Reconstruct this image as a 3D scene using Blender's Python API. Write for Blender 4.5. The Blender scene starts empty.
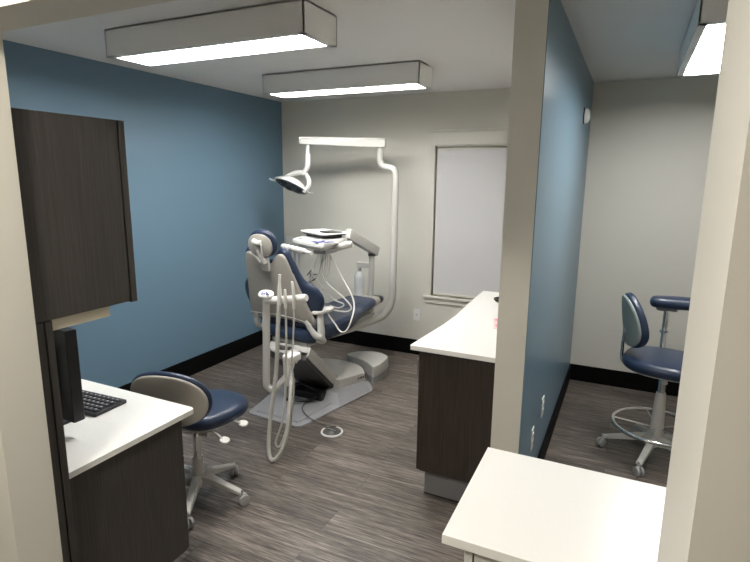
import bpy, bmesh, math, random
from mathutils import Vector, Matrix
random.seed(4)
PI = math.pi
C = bpy.context.scene.collection
R = math.radians

# ------------------------------------------------------------------ materials
def mat(name, col, rough=.5, metal=0., emit=None, es=0., coat=0., bump=0., bscale=200., alpha=1., trans=0., spec=.5):
    m = bpy.data.materials.new(name); m.use_nodes = True
    nt = m.node_tree; b = nt.nodes['Principled BSDF']
    b.inputs['Base Color'].default_value = (*col, 1)
    b.inputs['Roughness'].default_value = rough
    b.inputs['Metallic'].default_value = metal
    b.inputs['Coat Weight'].default_value = coat
    b.inputs['Specular IOR Level'].default_value = spec
    b.inputs['Transmission Weight'].default_value = trans
    b.inputs['Alpha'].default_value = alpha
    if emit:
        b.inputs['Emission Color'].default_value = (*emit, 1); b.inputs['Emission Strength'].default_value = es
    if bump:
        tc = nt.nodes.new('ShaderNodeTexCoord'); n = nt.nodes.new('ShaderNodeTexNoise'); bp = nt.nodes.new('ShaderNodeBump')
        n.inputs['Scale'].default_value = bscale; n.inputs['Detail'].default_value = 3
        nt.links.new(tc.outputs['Object'], n.inputs['Vector']); nt.links.new(n.outputs['Fac'], bp.inputs['Height'])
        bp.inputs['Strength'].default_value = bump; bp.inputs['Distance'].default_value = .002
        nt.links.new(bp.outputs['Normal'], b.inputs['Normal'])
    return m

def ramp(nt, stops):
    r = nt.nodes.new('ShaderNodeValToRGB')
    while len(r.color_ramp.elements) < len(stops): r.color_ramp.elements.new(.5)
    for e, (p, c) in zip(r.color_ramp.elements, stops): e.position = p; e.color = (*c, 1)
    return r

def plank_mat():
    m = bpy.data.materials.new('vinyl_planks'); m.use_nodes = True
    nt = m.node_tree; b = nt.nodes['Principled BSDF']; L = nt.links.new
    tc = nt.nodes.new('ShaderNodeTexCoord')
    br = nt.nodes.new('ShaderNodeTexBrick'); br.inputs['Scale'].default_value = 1
    br.inputs['Brick Width'].default_value = 1.22; br.inputs['Row Height'].default_value = .18
    br.inputs['Mortar Size'].default_value = .0012; br.inputs['Mortar Smooth'].default_value = .3
    br.offset = .37; br.inputs['Color1'].default_value = (0, 0, 0, 1); br.inputs['Color2'].default_value = (1, 1, 1, 1)
    br.inputs['Mortar'].default_value = (.5, .5, .5, 1)
    L(tc.outputs['Object'], br.inputs['Vector'])
    # grain shifted per plank
    mp = nt.nodes.new('ShaderNodeMapping'); mp.inputs['Scale'].default_value = (2.8, 62, 1)
    add = nt.nodes.new('ShaderNodeVectorMath'); add.operation = 'MULTIPLY_ADD'
    add.inputs[1].default_value = (7.3, 3.1, 5.7)
    L(br.outputs['Color'], add.inputs[0]); L(tc.outputs['Object'], add.inputs[2])
    L(add.outputs[0], mp.inputs['Vector'])
    n1 = nt.nodes.new('ShaderNodeTexNoise'); n1.inputs['Scale'].default_value = 1.; n1.inputs['Detail'].default_value = 6; n1.inputs['Roughness'].default_value = .65
    n1.inputs['Distortion'].default_value = .6
    L(mp.outputs[0], n1.inputs['Vector'])
    mp2 = nt.nodes.new('ShaderNodeMapping'); mp2.inputs['Scale'].default_value = (14, 210, 1); L(add.outputs[0], mp2.inputs['Vector'])
    n2 = nt.nodes.new('ShaderNodeTexNoise'); n2.inputs['Scale'].default_value = 1.; n2.inputs['Detail'].default_value = 3; L(mp2.outputs[0], n2.inputs['Vector'])
    n3 = nt.nodes.new('ShaderNodeTexNoise'); n3.inputs['Scale'].default_value = 1.6; n3.inputs['Detail'].default_value = 2; L(add.outputs[0], n3.inputs['Vector'])
    def mth(op, a, c):
        x = nt.nodes.new('ShaderNodeMath'); x.operation = op
        for i, v in enumerate((a, c)):
            if isinstance(v, (int, float)): x.inputs[i].default_value = v
            else: L(v, x.inputs[i])
        return x.outputs[0]
    v = mth('ADD', mth('MULTIPLY', n1.outputs['Fac'], .55), mth('MULTIPLY', n2.outputs['Fac'], .30))
    v = mth('ADD', v, mth('MULTIPLY', n3.outputs['Fac'], .15))
    v = mth('ADD', v, mth('MULTIPLY', mth('SUBTRACT', br.outputs['Color'], .5), .035))
    r = ramp(nt, [(.38, FL[0]), (.46, FL[1]), (.53, FL[2]), (.64, FL[3])])
    L(v, r.inputs[0])
    mx = nt.nodes.new('ShaderNodeMixRGB'); mx.inputs['Color2'].default_value = (.03, .027, .024, 1)
    L(br.outputs['Fac'], mx.inputs['Fac']); L(r.outputs[0], mx.inputs['Color1']); L(mx.outputs[0], b.inputs['Base Color'])
    b.inputs['Roughness'].default_value = .42
    bp = nt.nodes.new('ShaderNodeBump'); bp.inputs['Strength'].default_value = .35; bp.inputs['Distance'].default_value = .002
    L(v, bp.inputs['Height']); L(bp.outputs[0], b.inputs['Normal'])
    return m
FL = [(.036, .029, .024), (.085, .070, .060), (.150, .128, .110), (.31, .27, .235)]

def wood_mat(name, a, c, rough=.45):
    m = bpy.data.materials.new(name); m.use_nodes = True
    nt = m.node_tree; b = nt.nodes['Principled BSDF']; L = nt.links.new
    tc = nt.nodes.new('ShaderNodeTexCoord'); mp = nt.nodes.new('ShaderNodeMapping'); mp.inputs['Scale'].default_value = (190, 190, 5)
    n = nt.nodes.new('ShaderNodeTexNoise'); n.inputs['Scale'].default_value = 1; n.inputs['Detail'].default_value = 5; n.inputs['Roughness'].default_value = .6
    L(tc.outputs['Object'], mp.inputs[0]); L(mp.outputs[0], n.inputs['Vector'])
    r = ramp(nt, [(.3, a), (.7, c)]); L(n.outputs['Fac'], r.inputs[0]); L(r.outputs[0], b.inputs['Base Color'])
    b.inputs['Roughness'].default_value = rough
    bp = nt.nodes.new('ShaderNodeBump'); bp.inputs['Strength'].default_value = .2; bp.inputs['Distance'].default_value = .001
    L(n.outputs['Fac'], bp.inputs['Height']); L(bp.outputs[0], b.inputs['Normal'])
    return m

def quartz_mat():
    m = bpy.data.materials.new('white_quartz'); m.use_nodes = True
    nt = m.node_tree; b = nt.nodes['Principled BSDF']; L = nt.links.new
    tc = nt.nodes.new('ShaderNodeTexCoord'); n = nt.nodes.new('ShaderNodeTexNoise'); n.inputs['Scale'].default_value = 400
    L(tc.outputs['Object'], n.inputs['Vector'])
    r = ramp(nt, [(.3, (.78, .77, .74)), (.6, (.86, .85, .82))]); L(n.outputs['Fac'], r.inputs[0]); L(r.outputs[0], b.inputs['Base Color'])
    b.inputs['Roughness'].default_value = .28
    return m

M = dict(
    blue=mat('blue_paint', (.122, .208, .285), .5, bump=.15, bscale=300),
    blue2=mat('blue_paint_partition', (.138, .230, .300), .32, bump=.15, bscale=300),
    cream=mat('cream_paint', (.66, .64, .575), .55, bump=.15, bscale=300),
    ceil=mat('ceiling_paint', (.82, .81, .79), .8, bump=.2, bscale=120),
    floor=plank_mat(),
    black=mat('black_rubber_base', (.002, .002, .0022), .6, spec=.12),
    wood=wood_mat('charcoal_oak', (.034, .029, .026), (.062, .056, .051)),
    wood2=wood_mat('espresso_laminate', (.018, .012, .009), (.045, .033, .027)),
    quartz=quartz_mat(),
    toe=mat('grey_toe_kick', (.20, .20, .21), .4),
    trim=mat('trim_paint', (.66, .64, .575), .4),
    blind=mat('blind_fabric', (.62, .61, .62), .8, bump=.3, bscale=900),
    glass=mat('window_glass', (.9, .95, .95), .02, trans=1.),
    plate=mat('white_plastic', (.78, .78, .76), .35),
    wmetal=mat('fixture_enamel', (.84, .83, .81), .4),
    rim=mat('fixture_rim', (.75, .75, .74), .35),
    lamp=mat('diffuser', (.9, .9, .9), .5, emit=(1, .985, .955), es=30.),
    lamp_fill=mat('fill_diffuser', (.9, .9, .9), .5, emit=(1, .975, .93), es=4.5),  # glow of the added fill light over the near worktop
    dome=mat('fill_dome_glow', (.9, .9, .9), .4, emit=(1, .93, .82), es=115.),  # glow of the added corridor fill dome
    navy=mat('navy_vinyl', (.019, .034, .073), .36, coat=.12, bump=.15, bscale=500),
    navyd=mat('navy_seam', (.008, .012, .03), .5),
    shell=mat('warm_grey_shell', (.44, .415, .37), .38),
    white=mat('white_enamel', (.74, .73, .70), .28, coat=.2),
    ltgrey=mat('light_grey_enamel', (.55, .54, .51), .32),
    grey=mat('grey_plastic', (.36, .36, .36), .4),
    plateg=mat('base_plate_grey', (.33, .33, .345), .33),
    dgrey=mat('dark_grey_plastic', (.085, .083, .080), .45),
    blk=mat('black_plastic', (.012, .012, .014), .35),
    gloss=mat('black_gloss', (.006, .006, .008), .12),
    chrome=mat('chrome', (.80, .80, .80), .12, metal=1.),
    steel=mat('brushed_steel', (.55, .55, .55), .3, metal=1.),
    hose=mat('grey_hose', (.50, .49, .45), .4),
    hosew=mat('white_hose', (.68, .67, .63), .4),
    bottle=mat('bottle_plastic', (.78, .80, .80), .25),
    mark=mat('blue_ink', (.03, .05, .25), .4),
    key=mat('keycap', (.02, .02, .022), .4),
    legend=mat('key_legend', (.5, .5, .5), .5),
    cab=mat('pale_grey_cabinet', (.56, .55, .51), .45),
    pink=mat('pink_print', (.75, .12, .16), .5),
    pinkl=mat('pale_pink_film', (.85, .62, .62), .5),
    valance=mat('cream_metal', (.66, .60, .47), .4),
    sage=mat('grey_green_shell', (.30, .335, .315), .4),
    reflector=mat('reflector', (.25, .25, .27), .15, metal=.8),
)

# ------------------------------------------------------------------ mesh builder
class B:
    def __init__(s): s.bm = bmesh.new()
    def merge(s, t, Mx=None, mi=0):
        if Mx is not None: bmesh.ops.transform(t, matrix=Mx, verts=t.verts)
        vm = {}
        for v in t.verts: vm[v] = s.bm.verts.new(v.co)
        for f in t.faces:
            try:
                nf = s.bm.faces.new([vm[v] for v in f.verts]); nf.material_index = mi; nf.smooth = True
            except ValueError: pass
        t.free(); return s
    def box(s, x0, x1, y0, y1, z0, z1, bev=.002, Mx=None, mi=0, seg=2):
        t = bmesh.new()
        bmesh.ops.create_cube(t, size=1)
        for v in t.verts: v.co = Vector(((x0+x1)/2+v.co.x*(x1-x0), (y0+y1)/2+v.co.y*(y1-y0), (z0+z1)/2+v.co.z*(z1-z0)))
        if bev: bmesh.ops.bevel(t, geom=t.edges[:], offset=bev, segments=seg, profile=.5, affect='EDGES')
        return s.merge(t, Mx, mi)
    def prism(s, pts, z0, z1, bev=.003, Mx=None, mi=0, seg=2, top=1., cen=None):
        t = bmesh.new(); n = len(pts)
        cx, cy = cen if cen else (sum(p[0] for p in pts)/n, sum(p[1] for p in pts)/n)
        a = [t.verts.new((p[0], p[1], z0)) for p in pts]
        c = [t.verts.new((cx+(p[0]-cx)*top, cy+(p[1]-cy)*top, z1)) for p in pts]
        t.faces.new(a[::-1]); t.faces.new(c)
        for i in range(n): t.faces.new((a[i], a[(i+1) % n], c[(i+1) % n], c[i]))
        bmesh.ops.recalc_face_normals(t, faces=t.faces)
        if bev:
            ed = [e for e in t.edges if (e.verts[0].co.z == e.verts[1].co.z)]
            bmesh.ops.bevel(t, geom=ed, offset=bev, segments=seg, profile=.5, affect='EDGES')
        return s.merge(t, Mx, mi)
    def loft(s, rings, closed=True, caps=True, Mx=None, mi=0):
        t = bmesh.new(); V = [[t.verts.new(p) for p in r] for r in rings]
        n = len(V[0])
        for i in range(len(V)-1):
            for j in range(n if closed else n-1):
                k = (j+1) % n
                t.faces.new((V[i][j], V[i][k], V[i+1][k], V[i+1][j]))
        if caps and closed: t.faces.new(V[0][::-1]); t.faces.new(V[-1])
        bmesh.ops.recalc_face_normals(t, faces=t.faces)
        return s.merge(t, Mx, mi)
    def tube(s, pts, r, n=12, sm=True, k=6, closed=False, Mx=None, mi=0, flat=None):
        P = [Vector(p) for p in pts]
        rs = r if isinstance(r, (list, tuple)) else [r]*len(P)
        if sm and len(P) > 2:
            Q = []; RR = []; m = len(P); rng = range(m if closed else m-1)
            for i in rng:
                g = lambda q: P[q % m] if closed else P[max(0, min(m-1, q))]
                p0, p1, p2, p3 = g(i-1), g(i), g(i+1), g(i+2)
                for a in range(k):
                    u = a/k
                    Q.append(.5*((2*p1)+(-p0+p2)*u+(2*p0-5*p1+4*p2-p3)*u*u+(-p0+3*p1-3*p2+p3)*u**3))
                    RR.append(rs[i]*(1-u)+rs[(i+1) % m]*u)
            if not closed: Q.append(P[-1]); RR.append(rs[-1])
            P, rs = Q, RR
        m = len(P); rings = []; up = None
        for i in range(m):
            if closed: d = P[(i+1) % m]-P[i-1]
            else: d = P[min(i+1, m-1)]-P[max(i-1, 0)]
            d.normalize()
            if up is None:
                up = Vector((0, 0, 1)) if abs(d.z) < .9 else Vector((1, 0, 0))
            a = (up-d*up.dot(d)).normalized(); up = a; b = d.cross(a)
            fa, fb = (flat if flat else (1, 1))
            rings.append([P[i]+(a*math.cos(2*PI*j/n)*fa+b*math.sin(2*PI*j/n)*fb)*rs[i] for j in range(n)])
        if closed: rings.append(rings[0][:])
        return s.loft(rings, caps=not closed, Mx=Mx, mi=mi)
    def lathe(s, prof, n=28, Mx=None, mi=0, sx=1, sy=1):
        rings = [[Vector((max(r, 1e-4)*sx*math.cos(2*PI*j/n), max(r, 1e-4)*sy*math.sin(2*PI*j/n), z)) for j in range(n)] for r, z in prof]
        return s.loft(rings, Mx=Mx, mi=mi)
    def pad(s, pts, th, rr=.02, crown=.0, Mx=None, mi=0, fn=None, seg=4):
        """rounded cushion: outline pts (2D, ccw) in local xy, thickness th centred on z=0"""
        n = len(pts); cx = sum(p[0] for p in pts)/n; cy = sum(p[1] for p in pts)/n
        N = []
        for i in range(n):
            a = Vector(pts[i-1]); c = Vector(pts[(i+1) % n]); d = (c-a).normalized(); N.append(Vector((d.y, -d.x)))
        def ring(ins, z, sc=1.):
            return [Vector((cx+(p[0]-N[i].x*ins-cx)*sc, cy+(p[1]-N[i].y*ins-cy)*sc, z)) for i, p in enumerate(pts)]
        h = th/2; rings = []
        for sc in (.02, .3, .6, .85): rings.append(ring(rr, -h-crown*(1-sc*sc), sc))
        for k in range(seg+1):
            a = PI/2*k/seg; rings.append(ring(rr*(1-math.sin(a)), -h+rr*(1-math.cos(a))))
        for k in range(seg+1):
            a = PI/2*k/seg; rings.append(ring(rr*(1-math.cos(a)), h-rr*(1-math.sin(a))))
        for sc in (.85, .6, .3, .02): rings.append(ring(rr, h+crown*(1-sc*sc), sc))
        if fn: rings = [[Vector(fn(p)) for p in r] for r in rings]
        return s.loft(rings, Mx=Mx, mi=mi)
    def build(s, name, material, parent=None, sharp=38):
        bmesh.ops.recalc_face_normals(s.bm, faces=s.bm.faces)
        me = bpy.data.meshes.new(name); s.bm.to_mesh(me); s.bm.free()
        for m in (material if isinstance(material, (list, tuple)) else [material]): me.materials.append(m)
        me.set_sharp_from_angle(angle=R(sharp))
        o = bpy.data.objects.new(name, me); C.objects.link(o)
        if parent: o.parent = parent
        wn = o.modifiers.new('weighted_normal', 'WEIGHTED_NORMAL'); wn.keep_sharp = True; wn.weight = 80
        return o

def smooth_closed(pts, k=5):
    P = [Vector(p) for p in pts]; m = len(P); Q = []
    for i in range(m):
        p0, p1, p2, p3 = P[i-1], P[i], P[(i+1) % m], P[(i+2) % m]
        for a in range(k):
            u = a/k
            Q.append(tuple(.5*((2*p1)+(-p0+p2)*u+(2*p0-5*p1+4*p2-p3)*u*u+(-p0+3*p1-3*p2+p3)*u**3)))
    return Q
def sup(a, b, e=2.5, n=40, cx=0, cy=0):
    out = []
    for i in range(n):
        t = 2*PI*i/n; c, s = math.cos(t), math.sin(t)
        out.append((cx+a*abs(c)**(2/e)*(1 if c >= 0 else -1), cy+b*abs(s)**(2/e)*(1 if s >= 0 else -1)))
    return out
def rrect(x0, x1, y0, y1, r, k=4):
    out = []
    for (cx, cy, a0) in ((x1-r, y0+r, -PI/2), (x1-r, y1-r, 0), (x0+r, y1-r, PI/2), (x0+r, y0+r, PI)):
        for i in range(k+1):
            a = a0+PI/2*i/k; out.append((cx+r*math.cos(a), cy+r*math.sin(a)))
    return out
def T(x, y, z): return Matrix.Translation((x, y, z))
def Rt(a, ax): return Matrix.Rotation(R(a), 4, ax)
def frame(o, x, y):          # matrix with given origin, x axis and approximate y axis
    x = Vector(x).normalized(); y = Vector(y); z = x.cross(y).normalized(); y = z.cross(x)
    return Matrix(((x.x, y.x, z.x, o[0]), (x.y, y.y, z.y, o[1]), (x.z, y.z, z.z, o[2]), (0, 0, 0, 1)))

def thing(name, label, cat, loc=(0, 0, 0), rz=0, group=None):
    o = bpy.data.objects.new(name, None); C.objects.link(o); o.location = loc; o.rotation_euler = (0, 0, R(rz))
    o.empty_display_size = .1
    return tag(o, label, cat, group)
def tag(o, label, cat, group=None):
    o['label'] = label; o['category'] = cat
    if group: o['group'] = group
    return o
def struct(name, b, m, parent=None, label=None):
    o = b.build(name, m, parent)
    if not parent: o['kind'] = 'structure'
    if label: o['label'] = label
    return o

# ------------------------------------------------------------------ room shell
H = 2.44; XL = -3.30; YB = 4.65; XP0, XP1 = -.48, -.35; YP = 2.25; XR = 2.3; YF = -1.6
OX0, OX1 = -1.46, .09            # opening we look through
struct('floor', B().box(XL-.1, XR+.1, YF-.1, YB+.1, -.05, 0, 0), M['floor'])
struct('ceiling', B().box(XL-.1, XR+.1, YF-.1, YB+.1, H, H+.05, 0), M['ceil'])
struct('wall_left', B().box(XL-.1, XL, YF-.1, YB+.1, 0, H, 0), M['blue'])
WX0, WX1, WZ0, WZ1 = -1.63, -.83, .60, 1.975
b = B()
b.box(XL, WX0, YB, YB+.1, 0, H, 0); b.box(WX1, XR, YB, YB+.1, 0, H, 0)
b.box(WX0, WX1, YB, YB+.1, 0, WZ0, 0); b.box(WX0, WX1, YB, YB+.1, WZ1, H, 0)
struct('wall_back', b, M['cream'])
struct('wall_right', B().box(XR, XR+.1, YF-.1, YB+.1, 0, H, 0), M['cream'])
struct('wall_rear', B().box(XL, XR, YF-.1, YF, 0, H, 0), M['cream'])
b = B()
b.box(XL, OX0, .75, .872, 0, H, 0); b.box(OX0, OX1, .75, .872, 2.04, H, 0); b.box(OX1, XR, .60, .872, 0, H, 0)
struct('wall_front', b, M['cream'])
# partition: cream end and left side, blue right side
b = B(); b.box(XP0, XP1-.004, YP, YB, 0, H, 0)
struct('wall_partition', b, M['cream'])
struct('wall_partition_right', B().box(XP1-.004, XP1, YP, YB, 0, H, 0), M['blue2'])
# baseboards
struct('baseboard_left', B().box(XL, XL+.012, .872, YB, 0, .15, .002), M['black'])
struct('baseboard_back', B().box(XL, XP0, YB-.012, YB, 0, .15, .002), M['black'])
struct('baseboard_back_right', B().box(XP1, XR, YB-.012, YB, 0, .14, .002), M['black'])
struct('baseboard_partition', B().box(XP1, XP1+.012, YP, YB-.012, 0, .14, .002), M['black'])
struct('baseboard_right', B().box(XR-.012, XR, .872, YB, 0, .15, .002), M['black'])
# window with casing, stool and pane
w = bpy.data.objects.new('window_1', None); C.objects.link(w); w.location = (-1.23, YB, .6); w['kind'] = 'structure'
W = T(1.23, -YB, -.6)
b = B(); b.box(-1.675, WX0, YB-.016, YB, .60, 1.985, .003, W); b.box(WX1, -.785, YB-.016, YB, .60, 1.985, .003, W)
b.box(-1.675, -.785, YB-.018, YB, 1.985, 2.10, .003, W); b.box(-1.69, -.77, YB-.028, YB, 2.10, 2.125, .003, W)
b.build('window_casing', M['trim'], w)
b = B(); b.box(-1.705, -.755, YB-.035, YB+.03, .585, .605, .004, W); b.box(-1.68, -.78, YB-.016, YB, .535, .585, .003, W)
b.build('window_sill', M['trim'], w)
b = B(); b.box(WX0, WX0+.03, YB+.05, YB+.08, .6, 1.975, .002, W); b.box(WX1-.03, WX1, YB+.05, YB+.08, .6, 1.975, .002, W)
b.box(WX0, WX1, YB+.05, YB+.08, .6, .63, .002, W); b.box(WX0, WX1, YB+.05, YB+.08, 1.94, 1.975, .002, W); b.box(WX0, WX1, YB+.055, YB+.075, 1.26, 1.29, .002, W)
b.build('window_frame', M['trim'], w)
B().box(WX0+.03, WX1-.03, YB+.062, YB+.066, .63, 1.94, 0, W).build('window_pane', M['glass'], w)
bl = thing('roller_blind', 'white fabric roller blind drawn down over the window on the back wall', 'window blind', (-1.23, YB+.02, 1.95))
W = T(1.23, -YB-.02, -1.95)
B().tube([(WX0+.012, YB+.022, 1.952), (WX1-.012, YB+.022, 1.952)], .014, 14, False, Mx=W).build('roller_tube', M['trim'], bl)
B().box(WX0+.012, WX1-.012, YB+.010, YB+.0115, .635, 1.955, 0, W).build('blind_fabric', M['blind'], bl)
B().box(WX0+.012, WX1-.012, YB+.006, YB+.018, .615, .637, .003, W).build('bottom_rail', M['trim'], bl)

# ------------------------------------------------------------------ light fixtures
def fixture(label, x0, x1, y0, y1, z0=2.30, strength=None):
    cx, cy = (x0+x1)/2, (y0+y1)/2; lx, ly = (x1-x0)/2, (y1-y0)/2
    t = thing('ceiling_light', label, 'ceiling light', (cx, cy, z0), 0, None)
    h = H-z0
    b = B()
    b.box(-lx, lx, -ly, -ly+.008, .004, h-.004, .001); b.box(-lx, lx, ly-.008, ly, .004, h-.004, .001)
    b.box(-lx, -lx+.008, -ly, ly, .004, h-.004, .001); b.box(lx-.008, lx, -ly, ly, .004, h-.004, .001)
    b.box(-lx, lx, -ly, ly, h-.012, h-.005, .001)
    b.build('housing', M['wmetal'], t)
    B().box(-lx+.02, lx-.02, -ly+.02, ly-.02, h-.006, h, .0).build('mounting_plate', M['blk'], t)
    b = B(); r = .034
    b.box(-lx, lx, -ly, -ly+r, 0, .005, .001); b.box(-lx, lx, ly-r, ly, 0, .005, .001)
    b.box(-lx, -lx+r, -ly, ly, 0, .005, .001); b.box(lx-r, lx, -ly, ly, 0, .005, .001)
    rim = b.build('rim', M['rim'], t)
    B().box(-lx+.009, lx-.009, -ly+.009, ly-.009, .036, .040, 0).build('diffuser', strength or M['lamp'], t)
    return t
fixture('long white box ceiling light nearer the doorway, above the desk and low stool', -2.56, -1.33, 2.05, 2.335)
fixture('long white box ceiling light above the dental chair, farther from the doorway', -2.555, -1.31, 3.37, 3.625)
fixture('white box ceiling light in the right room, running toward the back wall', .172, .43, 2.57, 3.77)
fixture('added white box fill light over the foreground white worktop, unseen past the right jamb', .45, 1.68, 1.18, 1.44, strength=M['lamp_fill'])  # added out of view to brighten the near worktop and partition end
t = thing('fill_dome_light', 'added round white dome fill light, unseen in the corridor in front of the opening', 'ceiling light', (-1.0, -.05, H))  # added out of frame to brighten the header front and jambs
B().lathe([(.001, -.025), (.165, -.025), (.170, -.015), (.170, 0), (.001, 0)], 32).build('dome_base', M['wmetal'], t)
B().lathe([(.001, -.11), (.05, -.106), (.10, -.085), (.14, -.050), (.150, -.025), (.001, -.025)], 32).build('dome_shade', M['dome'], t)

# ------------------------------------------------------------------ wall plates
def plate(name, label, cat, Mx, w=.07, h=.115, kind='coax'):
    o = thing(name, label, cat); o.matrix_world = Mx
    B().prism(rrect(-w/2, w/2, -h/2, h/2, .005), 0, .006, .002).build('cover_plate', M['plate'], o)
    if kind == 'coax':
        B().lathe([(.001, .006), (.008, .006), (.008, .012), (.004, .013), (.004, .020), (.001, .020)], 16).build('jack', M['steel'], o)
    elif kind == 'duplex':
        for s in (-1, 1):
            q = B().prism(sup(.017, .014, 3, 24, 0, s*.02), .006, .009, .001).build('receptacle', M['plate'], o)
            B().box(-.008, -.006, s*.02-.004, s*.02+.005, .0085, .0095, 0).box(.006, .008, s*.02-.004, s*.02+.005, .0085, .0095, 0).build('slot', M['blk'], q)
    else:
        B().box(-.017, .017, -.033, .033, .006, .010, .002).build('rocker', M['plate'], o)
    return o
onback = lambda x, z: frame((x, YB, z), (1, 0, 0), (0, 0, 1))
onpart = lambda y, z: frame((XP1, y, z), (0, 1, 0), (0, 0, 1))
plate('wall_outlet', 'white wall plate with a round jack, low on the back wall below the window', 'wall outlet', onback(-1.77, .40), kind='coax')
plate('light_switch', 'white switch plate on the back wall in the corner beside the blue wall', 'switch', onback(-3.24, 1.02), kind='rocker')
plate('wall_outlet', 'white duplex outlet low on the blue partition, farther from the doorway', 'wall outlet', onpart(2.945, .43), kind='duplex')
plate('wall_outlet', 'white duplex outlet low on the blue partition, nearer the white counter', 'wall outlet', onpart(2.61, .39), kind='duplex')
o = thing('wall_sensor', 'small rounded white wall sensor high on the blue partition', 'sensor'); o.matrix_world = frame((XP1, 4.03, 2.125), (0, 1, 0), (0, 0, 1))
B().prism(sup(.045, .055, 3.5, 32), 0, .008, .001).build('back_plate', M['blk'], o)
B().lathe([(.050, .008), (.050, .016), (.045, .028), (.030, .038), (.001, .042)], 28, sx=.85).build('dome', M['plate'], o)

# ------------------------------------------------------------------ wall cabinet, gable, desk
t = thing('wall_cabinet', 'dark grey-brown wood wall cabinet hung above the desk at left', 'cabinet', (-1.94, .872, 1.275))
W = T(1.94, -.872, -1.275)
B().box(-2.39, -1.49, .874, 1.209, 1.275, 1.862, .001, W).build('body', M['wood'], t)
for x0, x1 in ((-2.39, -1.942), (-1.938, -1.49)):
    d = B().box(x0, x1, 1.216, 1.238, 1.270, 1.862, .0015, W).build('door', M['wood'], t)
    hx = -1.97 if x0 < -2 else -1.91
    B().tube([(hx, 1.237, 1.32), (hx, 1.265, 1.32), (hx, 1.265, 1.45), (hx, 1.237, 1.45)], .004, 8, False, Mx=W).build('handle', M['steel'], d)
B().box(-2.38, -1.495, 1.200, 1.218, 1.28, 1.857, 0, W).build('door_gap_shade', M['blk'], t)  # black strip standing in for the shade in the gap behind the doors
t = thing('side_gable', 'tall dark wood gable panel standing under the wall cabinet by the doorway', 'panel', (-1.51, .91, 0))
W = T(1.51, -.91, 0)
B().box(-1.53, -1.49, .873, .9115, 0, 1.272, .001, W).build('filler_panel', M['wood'], t)
B().box(-1.53, -1.495, .9115, .9165, 0, 1.272, 0, W).build('shadow_gap', M['blk'], t)
B().box(-1.53, -1.49, .9165, .938, 0, 1.272, .001, W).build('edge_panel', M['wood'], t)
t = thing('undercabinet_light', 'cream metal strip light fixed under the dark wall cabinet', 'light', (-1.8, 1.04, 1.24))
W = T(1.8, -1.04, -1.24)
B().box(-2.10, -1.505, .945, 1.14, 1.237, 1.272, .002, W).build('housing', M['valance'], t)
B().box(-2.08, -1.53, .97, 1.115, 1.232, 1.238, .001, W).build('lens', M['plate'], t)

o = B().prism([(XL+.002, .874), (-1.545, .874), (-1.545, 1.505), (-1.549, 1.518), (-1.562, 1.525), (XL+.002, 1.525)], -.011, .011, .002).build('worktop', M['quartz'])
o.location = (0, 0, .7405); tag(o, 'white quartz worktop of the desk at left with a keyboard on it', 'worktop')
t = thing('desk_base_cabinet', 'dark grain base cabinet under the white desk worktop, raised on a pale toe kick', 'cabinet', (-1.8, 1.16, 0))
W = T(1.8, -1.16, 0)
B().box(-2.06, -1.562, .876, 1.445, .135, .729, .001, W).build('body', M['wood'], t)
for z0, z1 in ((.138, .40), (.404, .56), (.564, .726)):
    d = B().box(-2.058, -1.564, 1.446, 1.465, z0, z1, .001, W).build('drawer', M['wood'], t)
    B().tube([(-1.88, 1.465, z1-.05), (-1.88, 1.482, z1-.05), (-1.76, 1.482, z1-.05), (-1.76, 1.465, z1-.05)], .004, 8, False, Mx=W).build('pull', M['steel'], d)
B().box(-2.04, -1.60, .88, 1.40, 0, .135, .001, W).build('toe_kick', M['ltgrey'], t)

# monitor
t = thing('monitor', 'black flat monitor standing on the desk, seen from behind past the gable', 'monitor', (-1.985, 1.160, .7515), -2)
B().prism(rrect(-.11, .11, -.09, .09, .02), 0, .010, .002).build('stand_base', M['blk'], t)
B().box(-.03, .03, -.045, -.022, .010, .20, .004).build('stand_neck', M['blk'], t)
B().box(-.255, .255, -.022, .022, .060, .405, .006).build('screen_housing', M['blk'], t)
B().box(-.17, .17, -.050, -.02, .12, .34, .012).build('rear_bulge', M['blk'], t)
B().box(-.245, .245, .022, .0235, .075, .395, 0).build('screen', M['gloss'], t)
# keyboard
t = thing('keyboard', 'black keyboard lying on the white desk worktop behind the monitor', 'keyboard', (-2.055, 1.345, .7515), 3)
B().prism(rrect(-.225, .225, -.078, .078, .008), 0, .014, .003).build('keyboard_case', M['blk'], t)
bk = B(); bl_ = B()
for r_ in range(5):
    for c_ in range(17):
        x = -.212+c_*.025; y = -.064+r_*.026
        bk.box(x, x+.021, y, y+.021, .013, .020, .002, seg=1)
        bl_.box(x+.006, x+.012, y+.010, y+.016, .0200, .0203, 0)
k = bk.build('keys', M['key'], t); k['kind'] = 'stuff'
k = bl_.build('key_legends', M['legend'], t); k['kind'] = 'stuff'

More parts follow.
